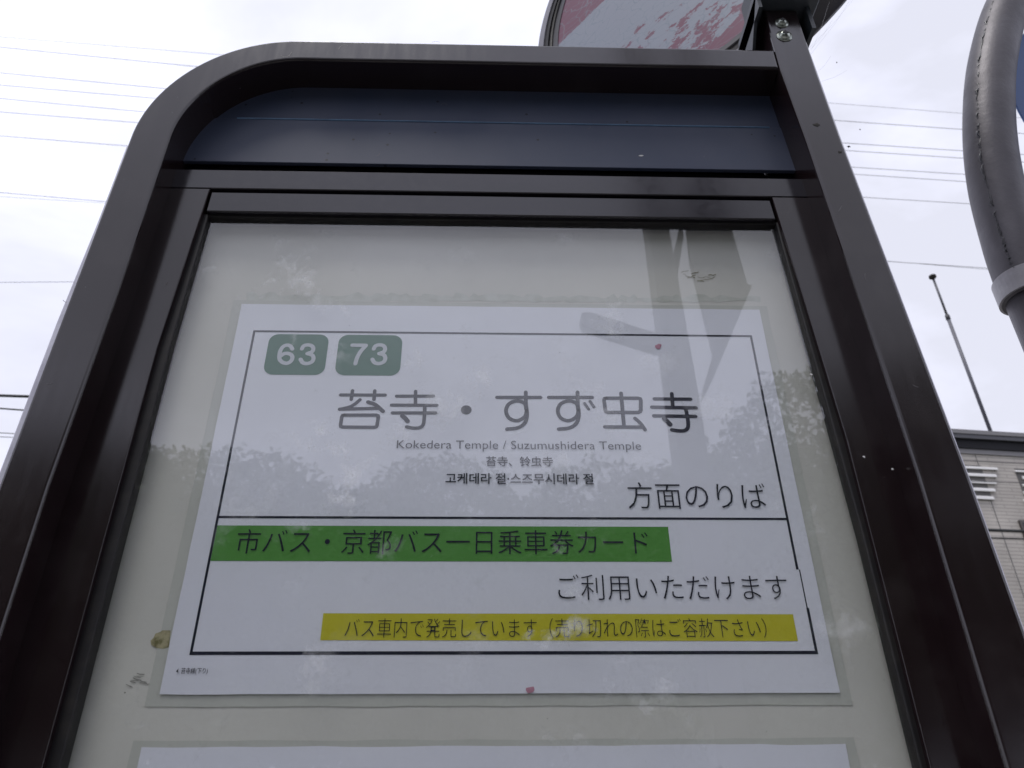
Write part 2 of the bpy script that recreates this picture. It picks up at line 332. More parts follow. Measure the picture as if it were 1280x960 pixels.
def build_board():
    def ell(cx, cz, rx, rz, n=26): return [(cx - rx * math.cos(a), cz + rz * math.sin(a)) for a in [math.pi / 2 * i / n for i in range(n + 1)]]
    zb = -ZP + .0
    outer = [(LO(-1), zb), (LO(-.03), -.03)] + ell(-.190, .290, .1265, .1355)
    inner = [(LI(-1), zb), (LI(-.03), -.03), (LI(.13), .13)] + ell(-.185, .290, .098, .1085)
    xo = .2588
    poly = outer + [(xo, .4255), (xo, .3985)] + inner[::-1]
    prism([(x, Z(z)) for x, z in poly], YF, YB, .0022, 3).build('bent_frame_rail', M['anod'], board)
    for nm, ed, tw, sg, zz in (('pale_edge_strip', LO, .0048, -1, [-ZP + .005, -.03, .10, .20, .285]), ('pale_edge_strip', RO, .0030, 1, [-ZP + .005, -.12, -.02, .14, .30, .425])):
        prism([(ed(z) - sg * .004, Z(z)) for z in zz] + [(ed(z) + sg * tw * (1 if z < .12 or sg > 0 else .55), Z(z)) for z in zz[::-1]], YF + .0032, YF + .010, .0008, 2).build(nm, M['pale_edge'], board)
    zs = [-ZP, -.12, -.02, .12, .30, .395, .488]
    pl = [(RI(z), z) for z in zs] + [(RO(z), z) for z in zs[::-1]]
    prism([(x + .0003, Z(z)) for x, z in pl], YF - .0008, YB, .0025, 3).build('post', M['anod'], board)
    # header: two lapped panels, the lower one proud, with a painted blue highlight along the lap
    zt, zm, zl = .41, .3615, .292
    zm = at(300, 148, YH).z - ZP
    prism([(-.30, Z(zm - .01)), (.29, Z(zm - .01)), (.29, Z(zt + .01)), (-.30, Z(zt + .01))], YH + .0012, YH + .004).build('header_panel', M['panel'], board)
    z0 = at(600, 207, YH).z - ZP
    prism([(-.30, Z(z0)), (.29, Z(z0)), (.29, Z(zm)), (-.30, Z(zm))], YH, YH + .0036, .0005, 2).build('header_panel', M['panel'], board)
    g = G().tube([(-.245, YH - .0002, Z(zm)), (.0, YH - .0002, Z(zm)), (.2505, YH - .0002, Z(zm))], .0008, 6)
    g.build('lap_highlight', M['seamline'], board)
    rn = random.Random(21); us, vs_ = [], []
    for k in range(15):
        x, y = 976 + (999 - 976) * k / 14, 128 + (213 - 128) * k / 14
        w_ = rn.uniform(1.0, 3.0) * (1 + .9 * (k > 10)); a = at(x - w_, y, YH - .0003); c_ = at(x + 2.0, y, YH - .0003); us.append(a); vs_.append(c_)
    obj('oxide_stain', [(p.x, YH - .0003, p.z) for p in us + vs_], [(i, i + 1, 15 + i + 1, 15 + i) for i in range(14)], M['oxide'], board)
    # near-black sheets, the grooves' shade put into their colour
    prism([(-.31, Z(.2475)), (.295, Z(.2475)), (.295, Z(.30)), (-.31, Z(.30))], -.0025, .004).build('groove_backing', M['groove'], board)
    prism([(-.31, Z(-.9)), (-.262, Z(-.9)), (-.262, Z(.3)), (-.31, Z(.3))], -.002, .004).build('groove_backing', M['groove'], board)
    prism([(.251, Z(-.9)), (.295, Z(-.9)), (.295, Z(.3)), (.251, Z(.3))], -.002, .004).build('groove_backing', M['groove'], board)
    # fixed header rail
    a1, b1 = .2800, .2580
    prism([(-.292, Z(b1)), (.2745, Z(b1)), (.2735, Z(a1)), (-.290, Z(a1))], YD, -.003, .0006, 2).build('header_rail', M['anod_h'], board)
    # door
    a2, b2 = .2545, .2330
    sl = lambda z: lerp(z, [(-.05, -.2595), (.095, -.2590), (.255, -.2502)])
    sr = lambda z: lerp(z, [(-.05, .2462), (.02, .2460), (.14, .2405), (.255, .2345)])
    zs = [-.80, -.05, .095, .2572]
    prism([(sl(z), Z(z)) for z in zs] + [(LI(z) - .004, Z(z)) for z in zs[::-1]], YD - .0003, -.003, .0007, 2).build('door_stile', M['anod'], board)
    zs = [-.80, -.05, .02, .14, .2572]
    prism([(sr(z), Z(z)) for z in zs] + [(RI(z) + .003, Z(z)) for z in zs[::-1]], YD - .0003, -.003, .0007, 2).build('door_stile', M['anod'], board)
    prism([(-.2493, Z(b2 - .0002)), (.2336, Z(b2 - .0002)), (.2325, Z(a2)), (-.2488, Z(a2))], YD + .0012, -.003, .0006, 2).build('door_rail', M['anod_h'], board)
    prism([(-.258, Z(-.80)), (.245, Z(-.80)), (.245, Z(-.765)), (-.258, Z(-.765))], YD + .0012, -.003, .0006, 2).build('door_rail', M['anod_h'], board)
    # gasket bead round the pane
    gl = lambda z: lerp(z, [(-.05, -.2520), (.10, -.2515), (.23, -.2480)])
    gr = lambda z: lerp(z, [(-.05, .2425), (.05, .2400), (.23, .2345)])
    def bead(p0, p1, inx):
        zs = [-.79, -.05, .05, .10, b2 - .0005]
        return [(p0(z), z) for z in zs], [(p1(z), z) for z in zs]
    zs = [-.764, -.05, .05, .1, b2 - .0006]
    prism([(gl(z), Z(z)) for z in zs] + [(sl(z) - .003, Z(z)) for z in zs[::-1]], YG - .0045, -.0031, .0012, 3).build('gasket', M['gasket'], board)
    prism([(gr(z), Z(z)) for z in zs] + [(sr(z) + .003, Z(z)) for z in zs[::-1]], YG - .0045, -.0031, .0012, 3).build('gasket', M['gasket'], board)
    prism([(gl(.23), Z(b2 - .0025)), (gr(.23), Z(b2 - .0025)), (gr(.23), Z(b2 + .003)), (gl(.23), Z(b2 + .003))], YG - .0035, -.0033, .001, 3).build('gasket', M['gasket'], board)
    # pane and panel
    prism([(-.2555, Z(-.77)), (.2465, Z(-.77)), (.2385, Z(b2 + .002)), (-.2525, Z(b2 + .002))], YG, YG + .003).build('glass_pane', M['glass'], board)
    prism([(-.285, Z(-.80)), (.27, Z(-.80)), (.27, Z(.2465)), (-.285, Z(.2465))], .0014, .0055).build('back_panel', M['cream'], board)
    prism([(LI(-1) + .0005, Z(-.86)), (RI(-1) - .0005, Z(-.86)), (RI(-1) - .0005, Z(-.803)), (LI(-1) + .0005, Z(-.803))], YF + .001, YB - .001, .002, 2).build('bottom_rail', M['anod'], board)
    # rear cover
    prism([(-.287, Z(-.86)), (.272, Z(-.86)), (.266, Z(.30)), (.254, Z(.41)), (-.205, Z(.41)), (-.262, Z(.37)), (-.284, Z(.29))], .040, .0435).build('rear_cover', M['anod'], board)
    # ragged adhesive residue above the notice, peeled spot and scuffs on the panel
    rnd = random.Random(4)
    up, lo = [], []
    x = 308
    while x < 955:
        up.append(bxz(x, 366 + rnd.uniform(-2.5, 4) + (x - 308) * .007, .0012)); lo.append(bxz(x, 377 + rnd.uniform(-1.5, 1.5), .0012)); x += rnd.uniform(4, 14)
    v = [(p[0], .00125, p[1]) for p in up] + [(p[0], .00125, p[1]) for p in lo]; n = len(up)
    obj('tape_residue', v, [(i, i + 1, n + i + 1, n + i) for i in range(n - 1)], M['residue'], board)
    pts = [(189, 806), (188, 801), (192, 797), (194, 792), (200, 790), (203, 788), (213, 788), (213, 792), (211, 809), (204, 811), (196, 810)]
    flat([bxz(a, b, .0009) for a, b in pts], .0009).build('peeled_patch', M['peel'], board)
    def scrub(name, cx, cy, wx, wy, n, mat, seed, wd=.0006):
        rn = random.Random(seed); g = G()
        for i in range(n):
            px, py = cx + rn.gauss(0, wx), cy + rn.gauss(0, wy); a = rn.uniform(-.5, .9)
            q = [at(px + math.cos(a + rn.uniform(-.3, .3)) * t, py + math.sin(a) * t * .5 + rn.uniform(-.8, .8), .001) for t in (-4, -1, 2, 5)]
            g.ribbon([(p.x, p.z) for p in q], .0010 - i * 1e-6, wd * rn.uniform(.4, 1.3))
        g.build(name, mat, board)
    rn = random.Random(31)
    for cx, cy, rr, a0, a1, yy in ((356, 62, 9, 20, 120, YF), (431, 64, 8, 200, 300, YF), (84, 372, 6, 100, 150, YF), (60, 470, 10, 60, 100, YF), (545, 66, 14, 250, 290, YF),
                                   (1040, 255, 12, 10, 50, YF - .0008), (1090, 345, 9, 150, 200, YF - .0008), (1150, 470, 14, 100, 130, YF - .0008), (205, 352, 4, 0, 70, YD - .0004), (470, 190, 5, 20, 90, YH), (555, 133, 4, 200, 330, YH), (735, 158, 3, 0, 90, YH)):
        pts = [at(cx + rr * math.cos(R(a0 + (a1 - a0) * k / 7)), cy + rr * math.sin(R(a0 + (a1 - a0) * k / 7)), yy - .00012) for k in range(8)]
        G().ribbon([(p.x, p.z) for p in pts], yy - .00012, .00035).build('scratch', M['scratch'], board)
    scrub('scuff_mark', 868, 346, 10, 2.2, 12, M['scuff'], 5, .0008)
    scrub('scuff_mark', 172, 850, 7, 4, 12, M['residue2'], 6, .0005)
build_board()

# ------------------------------------------------------------------ the notice: lettering first as helpers
bpy_fonts = {}
def text_shape(s, bold=0.0, res=3, spacing=1.0):
    cu = bpy.data.curves.new('t', 'FONT'); cu.body = s; cu.size = 1; cu.resolution_u = res; cu.offset = bold; cu.space_character = spacing
    o = bpy.data.objects.new('t', cu); col.objects.link(o)
    dg = bpy.context.evaluated_depsgraph_get(); dg.update()
    me = bpy.data.meshes.new_from_object(o.evaluated_get(dg))
    vs = [v.co.copy() for v in me.vertices]; fs = [tuple(p.vertices) for p in me.polygons]
    bpy.data.objects.remove(o); bpy.data.curves.remove(cu); bpy.data.meshes.remove(me)
    return vs, fs
def lettering(s, x0, x1, y0, y1, mat, parent, Y=-.0006, bold=0.0, name='lettering', spacing=1.0):
    """text fitted to the rectangle (photo pixels) it fills on the notice"""
    vs, fs = text_shape(s, bold, spacing=spacing)
    ax, bx = min(v.x for v in vs), max(v.x for v in vs); ay, by = min(v.y for v in vs), max(v.y for v in vs)
    ym = (y0 + y1) / 2; xm = (x0 + x1) / 2
    X0, X1 = at(x0, ym, 0).x, at(x1, ym, 0).x; Z1, Z0 = at(xm, y0, 0).z, at(xm, y1, 0).z
    vv = [(X0 + (v.x - ax) / (bx - ax) * (X1 - X0), Y, Z0 + (v.y - ay) / (by - ay) * (Z1 - Z0)) for v in vs]
    return obj(name, vv, fs, mat, parent)
def rrect(x0, x1, z0, z1, r, n=7):
    p = []
    for cx, cz, a0 in ((x1 - r, z1 - r, 0), (x0 + r, z1 - r, 90), (x0 + r, z0 + r, 180), (x1 - r, z0 + r, 270)):
        p += [(cx + r * math.cos(R(a0 + 90 * i / n)), cz + r * math.sin(R(a0 + 90 * i / n))) for i in range(n + 1)]
    return p
def sheet(x0, x1, z0, z1, y, th, name, mat, parent, wav=0, seed=0):
    """a thin sheet with very slightly wavy edges"""
    rn = random.Random(seed); nx, nz = 24, 16
    v = []
    for j in range(nz + 1):
        for i in range(nx + 1):
            a, b = i / nx, j / nz
            x = x0 + (x1 - x0) * a; z = z0 + (z1 - z0) * b
            if wav and (i in (0, nx)): x += rn.uniform(-wav, wav)
            if wav and (j in (0, nz)): z += rn.uniform(-wav, wav)
            v.append((x, y, Z(z)))
    m = len(v); v += [(a, b + th, c) for a, b, c in v]
    f = [(j * (nx + 1) + i, j * (nx + 1) + i + 1, (j + 1) * (nx + 1) + i + 1, (j + 1) * (nx + 1) + i) for j in range(nz) for i in range(nx)]
    f += [tuple(m + k for k in q) for q in f]
    rim = [i for i in range(nx + 1)] + [j * (nx + 1) + nx for j in range(1, nz + 1)] + [nz * (nx + 1) + i for i in range(nx - 1, -1, -1)] + [j * (nx + 1) for j in range(nz - 1, 0, -1)]
    f += [(rim[i], rim[(i + 1) % len(rim)], m + rim[(i + 1) % len(rim)], m + rim[i]) for i in range(len(rim))]
    return obj(name, v, f, mat, parent)

notice = thing('notice', 'white laminated route notice numbered 63 and 73 with green and yellow bands', 'notice', (0, 0, Z(-.1485)))
def build_notice():
    P = notice
    sheet(-.2175, .2170, -.1555, .1530, .0010, .00025, 'laminate_film', M['film'], P, .0003, 1)
    sheet(-.2100, .2100, -.1485, .1485, 0, .0004, 'paper_sheet', M['paper'], P, .00015, 2)
    yb = -.00015
    # printed border, with the thin stepped stretch at the right
    W = .0017; x0, x1, z0, z1, zm = -.1965, .1995, -.1252, .1228, -.0335
    g = G()
    def q(a, b, c, d): g.add([(a, yb, Z(c)), (b, yb, Z(c)), (b, yb, Z(d)), (a, yb, Z(d))], [(0, 1, 2, 3)])
    q(x0, x1, z1 - W, z1); q(x0, x1 + W, z0, z0 + W * 1.25); q(x0 + W, x1 - W, zm - W / 2, zm + W / 2)
    q(x0, x0 + W, z0 + W * 1.25, z1 - W)
    za = at(1000, 712, 0).z - ZP; zc = at(1009, 760, 0).z - ZP
    q(x1 - W, x1, za, z1 - W); q(x1 + .0001, x1 + .0009, zc, za); q(x1 - .0001, x1 + W, z0 + W * 1.25, zc)
    g.build('border_line', M['ink'], P)
    badges = []
    for (a, b, s, tx0, tx1) in ((-.1830, -.1365, '63', 346, 396), (-.1287, -.0790, '73', 437.5, 486)):
        bd = flat([(x, z) for x, z in rrect(a, b, Z(.0818), Z(.1193), .0075)], -.0002).build('route_badge', M['badge'], P)
        bd['label'] = 'grey green rounded badge reading ' + s
        badges.append(bd)
    # big rounded heading, stroke by stroke
    def A(x, y): return bxz(300 + x / 4, 380 + y / 4, 0)
    def B(x, y): return bxz(600 + x / 3.2, 380 + y / 3.2, 0)
    def cub(p, n=7):     # smooth curve through points (Catmull-Rom)
        p = [Vector(a) for a in p]; p = [p[0] * 2 - p[1]] + p + [p[-1] * 2 - p[-2]]; out = []
        for i in range(1, len(p) - 2):
            for k in range(n):
                t = k / n; a, b, c, d = p[i - 1:i + 3]
                out.append(.5 * ((2 * b) + (c - a) * t + (2 * a - 5 * b + 4 * c - d) * t * t + (3 * b - a - 3 * c + d) * t ** 3))
        return out + [p[-2]]
    def glyph(strokes, F, wd=.0023, mat=None, par=None, name='heading_character', yo=0.0):
        wd *= 1.2
        g = G()
        for i, s in enumerate(strokes):
            wdd = wd
            if isinstance(s, dict): wdd = wd * s.get('w', 1); pts = s['p']; cv = s.get('c', False)
            else: pts, cv = s, False
            pts = [F(*a) for a in pts]
            if cv: pts = [tuple(a) for a in cub(pts)]
            g.ribbon(pts, -.0002 - yo - i * .000012, wdd)
        g.build(name, mat or M['ink'], par or P)
    glyph([[(503, 455), (726, 456)], [(563, 434), (556, 478)], [(674, 434), (670, 478)],
           {'p': [(600, 479), (578, 498), (548, 515), (498, 527)], 'c': True}, [(498, 526), (690, 522)], {'p': [(640, 491), (678, 505), (715, 537)], 'c': True, 'w': 1.15},
           {'p': [(520, 556), (682, 556), (690, 559), (692, 566), (685, 608), (681, 615), (673, 617), (512, 616), (504, 613), (503, 606), (509, 566), (513, 558), (520, 556)]}], A, .0022)
    glyph([[(783, 461), (967, 461)], [(878, 437), (877, 500)], [(758, 506), (985, 507)], [(762, 545), (978, 545)],
           {'p': [(924, 510), (922, 560), (917, 600), (902, 617), (870, 621), (833, 615)], 'c': True}, {'p': [(812, 560), (826, 572), (838, 587)], 'w': 1.3}], A, .0022)
    six = [{'p': [(262, 226), (253, 212), (236, 207), (217, 214), (203, 234), (197, 262), (200, 280), (212, 293)], 'c': True},
           {'p': [(203, 262), (221, 250), (243, 249), (259, 258), (262, 273), (253, 289), (234, 298), (214, 294)], 'c': True}]
    three = lambda d: [{'p': [(310 + d, 226), (318 + d, 212), (337 + d, 206), (358 + d, 210), (367 + d, 224), (360 + d, 240), (337 + d, 249)], 'c': True},
                       {'p': [(337 + d, 249), (360 + d, 256), (368 + d, 272), (360 + d, 290), (338 + d, 299), (315 + d, 295), (303 + d, 278)], 'c': True}]
    nw = .00265
    glyph(six, A, nw, M['badge_num'], badges[0], 'numeral', .0002); glyph(three(0), A, nw, M['badge_num'], badges[0], 'numeral', .0002)
    glyph([[(562, 207), (630, 208)], {'p': [(630, 209), (604, 238), (586, 270), (577, 300)], 'c': True}], A, nw, M['badge_num'], badges[1], 'numeral', .0002)
    glyph(three(359), A, nw, M['badge_num'], badges[1], 'numeral', .0002)
    c = [A(1131 + 27 * math.cos(R(i * 15)), 530 + 23 * math.sin(R(i * 15))) for i in range(24)]
    flat(c, -.0002).build('heading_character', M['ink'], P)
    def su(dx, dy=0):
        return [[(68 + dx, 374), (242 + dx, 374)], {'p': [(183 + dx, 353), (184 + dx, 400), (188 + dx, 445), (178 + dx, 478), (150 + dx, 496), (108 + dx, 501)], 'c': True},
                {'p': [(186 + dx, 425), (178 + dx, 398), (148 + dx, 388), (116 + dx, 400), (104 + dx, 428), (116 + dx, 456), (148 + dx, 467), (178 + dx, 452), (187 + dx, 428)], 'c': True}]
    glyph(su(0), B, .0024)
    glyph(su(207) + [{'p': [(418, 398), (434, 421)], 'w': .8}, {'p': [(440, 390), (456, 413)], 'w': .8}], B, .0024)
    glyph([{'p': [(505, 377), (632, 377), (641, 380), (643, 386), (643, 424), (640, 431), (632, 434), (512, 434), (504, 431), (501, 424), (496, 386), (498, 379), (505, 377)]},
           [(564, 357), (576, 492)], [(499, 492), (645, 493)], {'p': [(620, 458), (642, 478), (660, 503)], 'c': True}], B, .0024)
    glyph([[(697, 380), (842, 381)], [(767, 359), (771, 412)], [(687, 413), (864, 416)], [(695, 448), (862, 450)],
           {'p': [(822, 418), (830, 455), (832, 490), (822, 505), (800, 508), (767, 504)], 'c': True}, {'p': [(737, 460), (748, 470), (760, 482)], 'w': 1.3}], B, .0024)
    lettering('Kokedera Temple / Suzumushidera Temple', 496, 801, 551.5, 565, M['ink'], P, bold=-.006, spacing=1.0)
    lettering('苔寺、铃虫寺', 607.5, 691, 571, 583.5, M['ink'], P, bold=.008)
    lettering('고케데라 절·스즈무시데라 절', 557, 741.5, 592, 605.5, M['ink'], P, bold=.014)
    lettering('方面のりば', 784.5, 957, 603.5, 636.5, M['ink'], P, bold=-.008)
    gb = flat([(-.1947, Z(-.0396)), (.1140, Z(-.0396)), (.1140, Z(-.0645)), (-.1947, Z(-.0645))][::-1], -.0002).build('green_band', M['green'], P)
    lettering('市バス・京都バス一日乗車券カード', 296, 810, 662.5, 693, M['ink'], gb, bold=-.008)
    lettering('ご利用いただけます', 697.5, 984, 718.5, 750.5, M['ink'], P, bold=-.010)
    ybd = flat([(-.1162, Z(-.0992)), (.1897, Z(-.0998)), (.1897, Z(-.1170)), (-.1162, Z(-.1162))][::-1], -.0002).build('yellow_band', M['yellow'], P)
    lettering('バス車内で発売しています（売り切れの際はご容赦下さい）', 431.5, 957.5, 773, 797.5, M['ink'], ybd, bold=-.014)
    lettering('4. 苔寺線(下り)', 220.5, 260, 835, 843.5, M['ink'], P, bold=.004)
build_notice()
n2 = thing('notice', 'lower laminated sheet, only its blank top edge showing below the route notice', 'notice', (0, 0, Z(-.48)))
sheet(-.2200, .2130, -.4800, -.1745, .0007, .0003, 'laminate_film', M['film'], n2, .0004, 3)
sheet(-.2135, .2065, -.4740, -.1780, 0, .0004, 'paper_sheet', M['paper'], n2, .0004, 4)

# petals and flecks stuck to the board
def bit(name, px, py, Y, r, mat, label, cat, seed, n=9, sx=1.3):
    rn = random.Random(seed); c = at(px, py, Y)
    ring = [(c.x + r * sx * math.cos(a) * k, c.z + r * math.sin(a) * k) for a, k in [(2 * math.pi * i / n, rn.uniform(.55, 1.15)) for i in range(n)]]
    v = [(x, Y, z) for x, z in ring] + [(c.x, Y - r * .08, c.z)] + [(x, Y + .0001, z) for x, z in ring]
    f = [(i, (i + 1) % n, n) for i in range(n)] + [(i, (i + 1) % n, n + 1 + (i + 1) % n, n + 1 + i) for i in range(n)] + [tuple(range(n + 1, 2 * n + 1))]
    tag(obj(name, v, f, mat, origin=(c.x, Y, c.z)), label, cat)
bit('petal', 823, 433, -.0004, .0026, M['petal'], 'small pink petal stuck by the top right of the notice, above the last heading character', 'petal', 1)
bit('petal', 662.5, 862, -.0004, .0026, M['petal'], 'small pink petal stuck at the bottom edge of the notice', 'petal', 2, sx=1)
bit('fleck', 1080, 571, YD - .0006, .0010, M['fleck'], 'tiny white fleck on the right door stile, beside the words at the lower right', 'fleck', 3)
bit('fleck', 1115.5, 586, YF + .018, .0009, M['fleck'], 'tiny white fleck on the inner side of the right post', 'fleck', 4)
bit('fleck', 1014, 468, YG - .005, .0009, M['fleck'], 'tiny pale fleck on the black gasket right of the heading', 'fleck', 5)
bit('fleck', 801, 194.5, YH - .0002, .0010, M['fleck'], 'short white scratch flake on the navy header panel', 'fleck', 6, sx=2.6)
bit('dirt_spot', 1021, 156, YF - .001, .0032, M['dirt'], 'dark squashed dirt spot on the upper right post', 'dirt', 7)
bit('dirt_spot', 1050, 190, YF - .001, .0016, M['dirt'], 'small dark dirt spot near the outer edge of the right post', 'dirt', 8)

# ------------------------------------------------------------------ round sign on top, bracket and screws
def build_disc():
    yaw = R(47); c = Vector((.27, .10, Z(.889))); r = .302
    n = Vector((-math.sin(yaw), -math.cos(yaw), 0)); e1 = Vector((math.cos(yaw), -math.sin(yaw), 0)); e2 = Vector((0, 0, 1))
    root = thing('round_sign', 'round bus stop sign with cracked white and faded pink face above the board, dark rim', 'sign', c - e2 * r)
    NS = 96
    def ring(rad, dep): return [c + (e1 * math.cos(2 * math.pi * i / NS) + e2 * math.sin(2 * math.pi * i / NS)) * rad - n * dep for i in range(NS)]
    def lathe(prof, name, mat, closed=False, smooth=True):
        v = [];
        for rad, dep in prof: v += ring(rad, dep)
        m = len(prof); f = []
        for j in range(m if closed else m - 1):
            k = (j + 1) % m
            f += [(j * NS + i, j * NS + (i + 1) % NS, k * NS + (i + 1) % NS, k * NS + i) for i in range(NS)]
        return obj(name, v, f, mat, root, smooth)
    lathe([(r, .001), (r * .997, -.0005), (r * .955, -.001), (r * .952, .003), (r * .952, .008), (r, .008)], 'bezel', M['bezel'], True, False)
    lathe([(r * .951, .001), (r * .925, .0005), (r * .922, .006), (r * .951, .007)], 'gasket', M['gasket'], True, False)
    lathe([(r * .912, .002), (r * .905, -.0005), (r * .898, .002)], 'gasket', M['gasket'], False, True)
    lathe([(r * .921, .003), (r * .86, .0035), (r * .86, .009), (r * .921, .009)], 'inner_ring', M['rim'], True, False)
    lathe([(r * .9985, .009), (r * 1.0, .013), (r * 1.0, .046), (r * .992, .052), (r * .96, .055)], 'rim', M['rim'])
    v = ring(r * .94, .0045); uv = [(math.cos(2 * math.pi * i / NS) * .94, math.sin(2 * math.pi * i / NS) * .94) for i in range(NS)]
    v2 = [c - n * .0045]; 
    obj('sign_face', v + v2, [(i, (i + 1) % NS, NS) for i in range(NS)], M['disc'], root, False, uv + [(0, 0)])
    v = ring(r * .965, .0545)
    obj('back_plate', v, [tuple(range(NS))], M['rim'], root)
    # bracket over the post's head
    g = G()
    xa, xb = .2515, .3015
    g.box(xa - .003, xb + .012, YF - .022, YF + .05, Z(.489), Z(.503))          # top cap with its overhanging lip
    g.bevel(.004, 3)
    g.box(xa - .004, xa - .0005, YF - .015, YF + .05, Z(.47), Z(.492))
    k = G()
    pl = [(xb + .001, .44), (xb + .001, .49), (xb + .02, .50), (xb + .032, .49)]
    g.add([(xa - .004, YF - .016, Z(.490)), (xa - .001, YF - .016, Z(.490)), (xa - .001, YF + .05, Z(.490)), (xa - .004, YF + .05, Z(.490)),
           (xa - .004, YF + .040, Z(.4262)), (xa - .001, YF + .040, Z(.4262)), (xa - .001, YF + .05, Z(.4262)), (xa - .004, YF + .05, Z(.4262))],
          [(0, 1, 2, 3), (4, 5, 6, 7), (0, 1, 5, 4), (1, 2, 6, 5), (2, 3, 7, 6), (3, 0, 4, 7)])
    g.box(xb - .001, xb + .003, YF - .004, YF + .05, Z(.455), Z(.4895))
    # arm from the cap up to the sign's underside
    g.box(xa + .030, xb - .002, YF + .06, YF + .085, Z(.495), Z(.62))
    g.build('bracket', M['bracket'], root)
    for px, py, s in ((980.5, 45, 1.0), (977, 29, .86)):
        o = at(px, py, YF - .001); r0 = .0055 * s
        g = G(); prof = [(r0, 0), (r0, .0008), (r0 * .92, .002), (r0 * .72, .0031), (r0 * .42, .0038), (0.0001, .0040)]
        vs = []; m = 20
        for rad, h in prof: vs += [Vector((o.x + rad * math.cos(2 * math.pi * i / m), YF - .0012 - h, o.z + rad * math.sin(2 * math.pi * i / m))) for i in range(m)]
        g.add(vs, [(j * m + i, j * m + (i + 1) % m, (j + 1) * m + (i + 1) % m, (j + 1) * m + i) for j in range(len(prof) - 1) for i in range(m)])
        sr = g.build('screw', M['screw'], root, True)
        g = G(); a = r0 * .5; b = r0 * .13
        for (dx, dz) in ((a, b), (b, a)): g.box(o.x - dx, o.x + dx, YF - .0056 - .0001 * (dx > dz), YF - .004, o.z - dz, o.z + dz)
        g.build('cross_recess', M['groove'], sr)  # dark cross laid on the head for the recess's shade
        g = G(); vs = []
        for rad, h in ((r0 * 1.4, 0), (r0 * 1.4, .0009), (r0 * .9, .0010)): vs += [Vector((o.x + rad * math.cos(2 * math.pi * i / m), YF - .0008 - h, o.z + rad * math.sin(2 * math.pi * i / m))) for i in range(m)]
        g.add(vs, [(j * m + i, j * m + (i + 1) % m, (j + 1) * m + (i + 1) % m, (j + 1) * m + i) for j in range(2) for i in range(m)])
        g.build('washer', M['screw'], sr, True)
build_disc()

# cobweb between post and sign
def cobweb():
    rn = random.Random(9); g = G()
    a = at(1012, 62, YF); 
    for i in range(4):
        p = at(1003 + rn.uniform(-3, 14), 56 + rn.uniform(0, 30), -.04); q = at(1060 + rn.uniform(-25, 20), rn.uniform(-15, 30), .0)
        m = (p + q) / 2 - Vector((0, 0, .004)); g.tube([p, m, q], .00007, 4)
    for i in range(2):
        p = at(1018 + rn.uniform(0, 16), 90 + i * 12, -.04); q = at(1036 + rn.uniform(0, 24), 70 + i * 18, -.02)
        g.tube([p, (p + q) / 2 - Vector((0, 0, .002)), q], .00006, 4)
    tag(g.build('cobweb', M['web']), 'thin torn cobweb strands beside the top of the right post', 'cobweb', kind='stuff')
    for i, (px, py, r_) in enumerate(((1025, 106, .0022), (1061, 183, .0016), (1046, 78, .0009), (1075, 162, .0009))):
        c = at(px, py, -.035); g = G(); v = []
        for k in range(10):
            d = Vector((rn.gauss(0, 1), rn.gauss(0, .6), rn.gauss(0, 1))).normalized() * r_ * rn.uniform(.5, 1.2); g.tube([c - d * .4, c + d], [r_ * .3, r_ * .1], 5)
        tag(g.build('debris', M['dirt'], origin=c), ['dark dried insect caught at the post edge just below the sign', 'dark crumb of debris caught at the post edge beside the upper cables', 'tiny speck hanging in the web nearest the sign', 'tiny speck hanging right of the post above the cables'][i], 'debris')
cobweb()

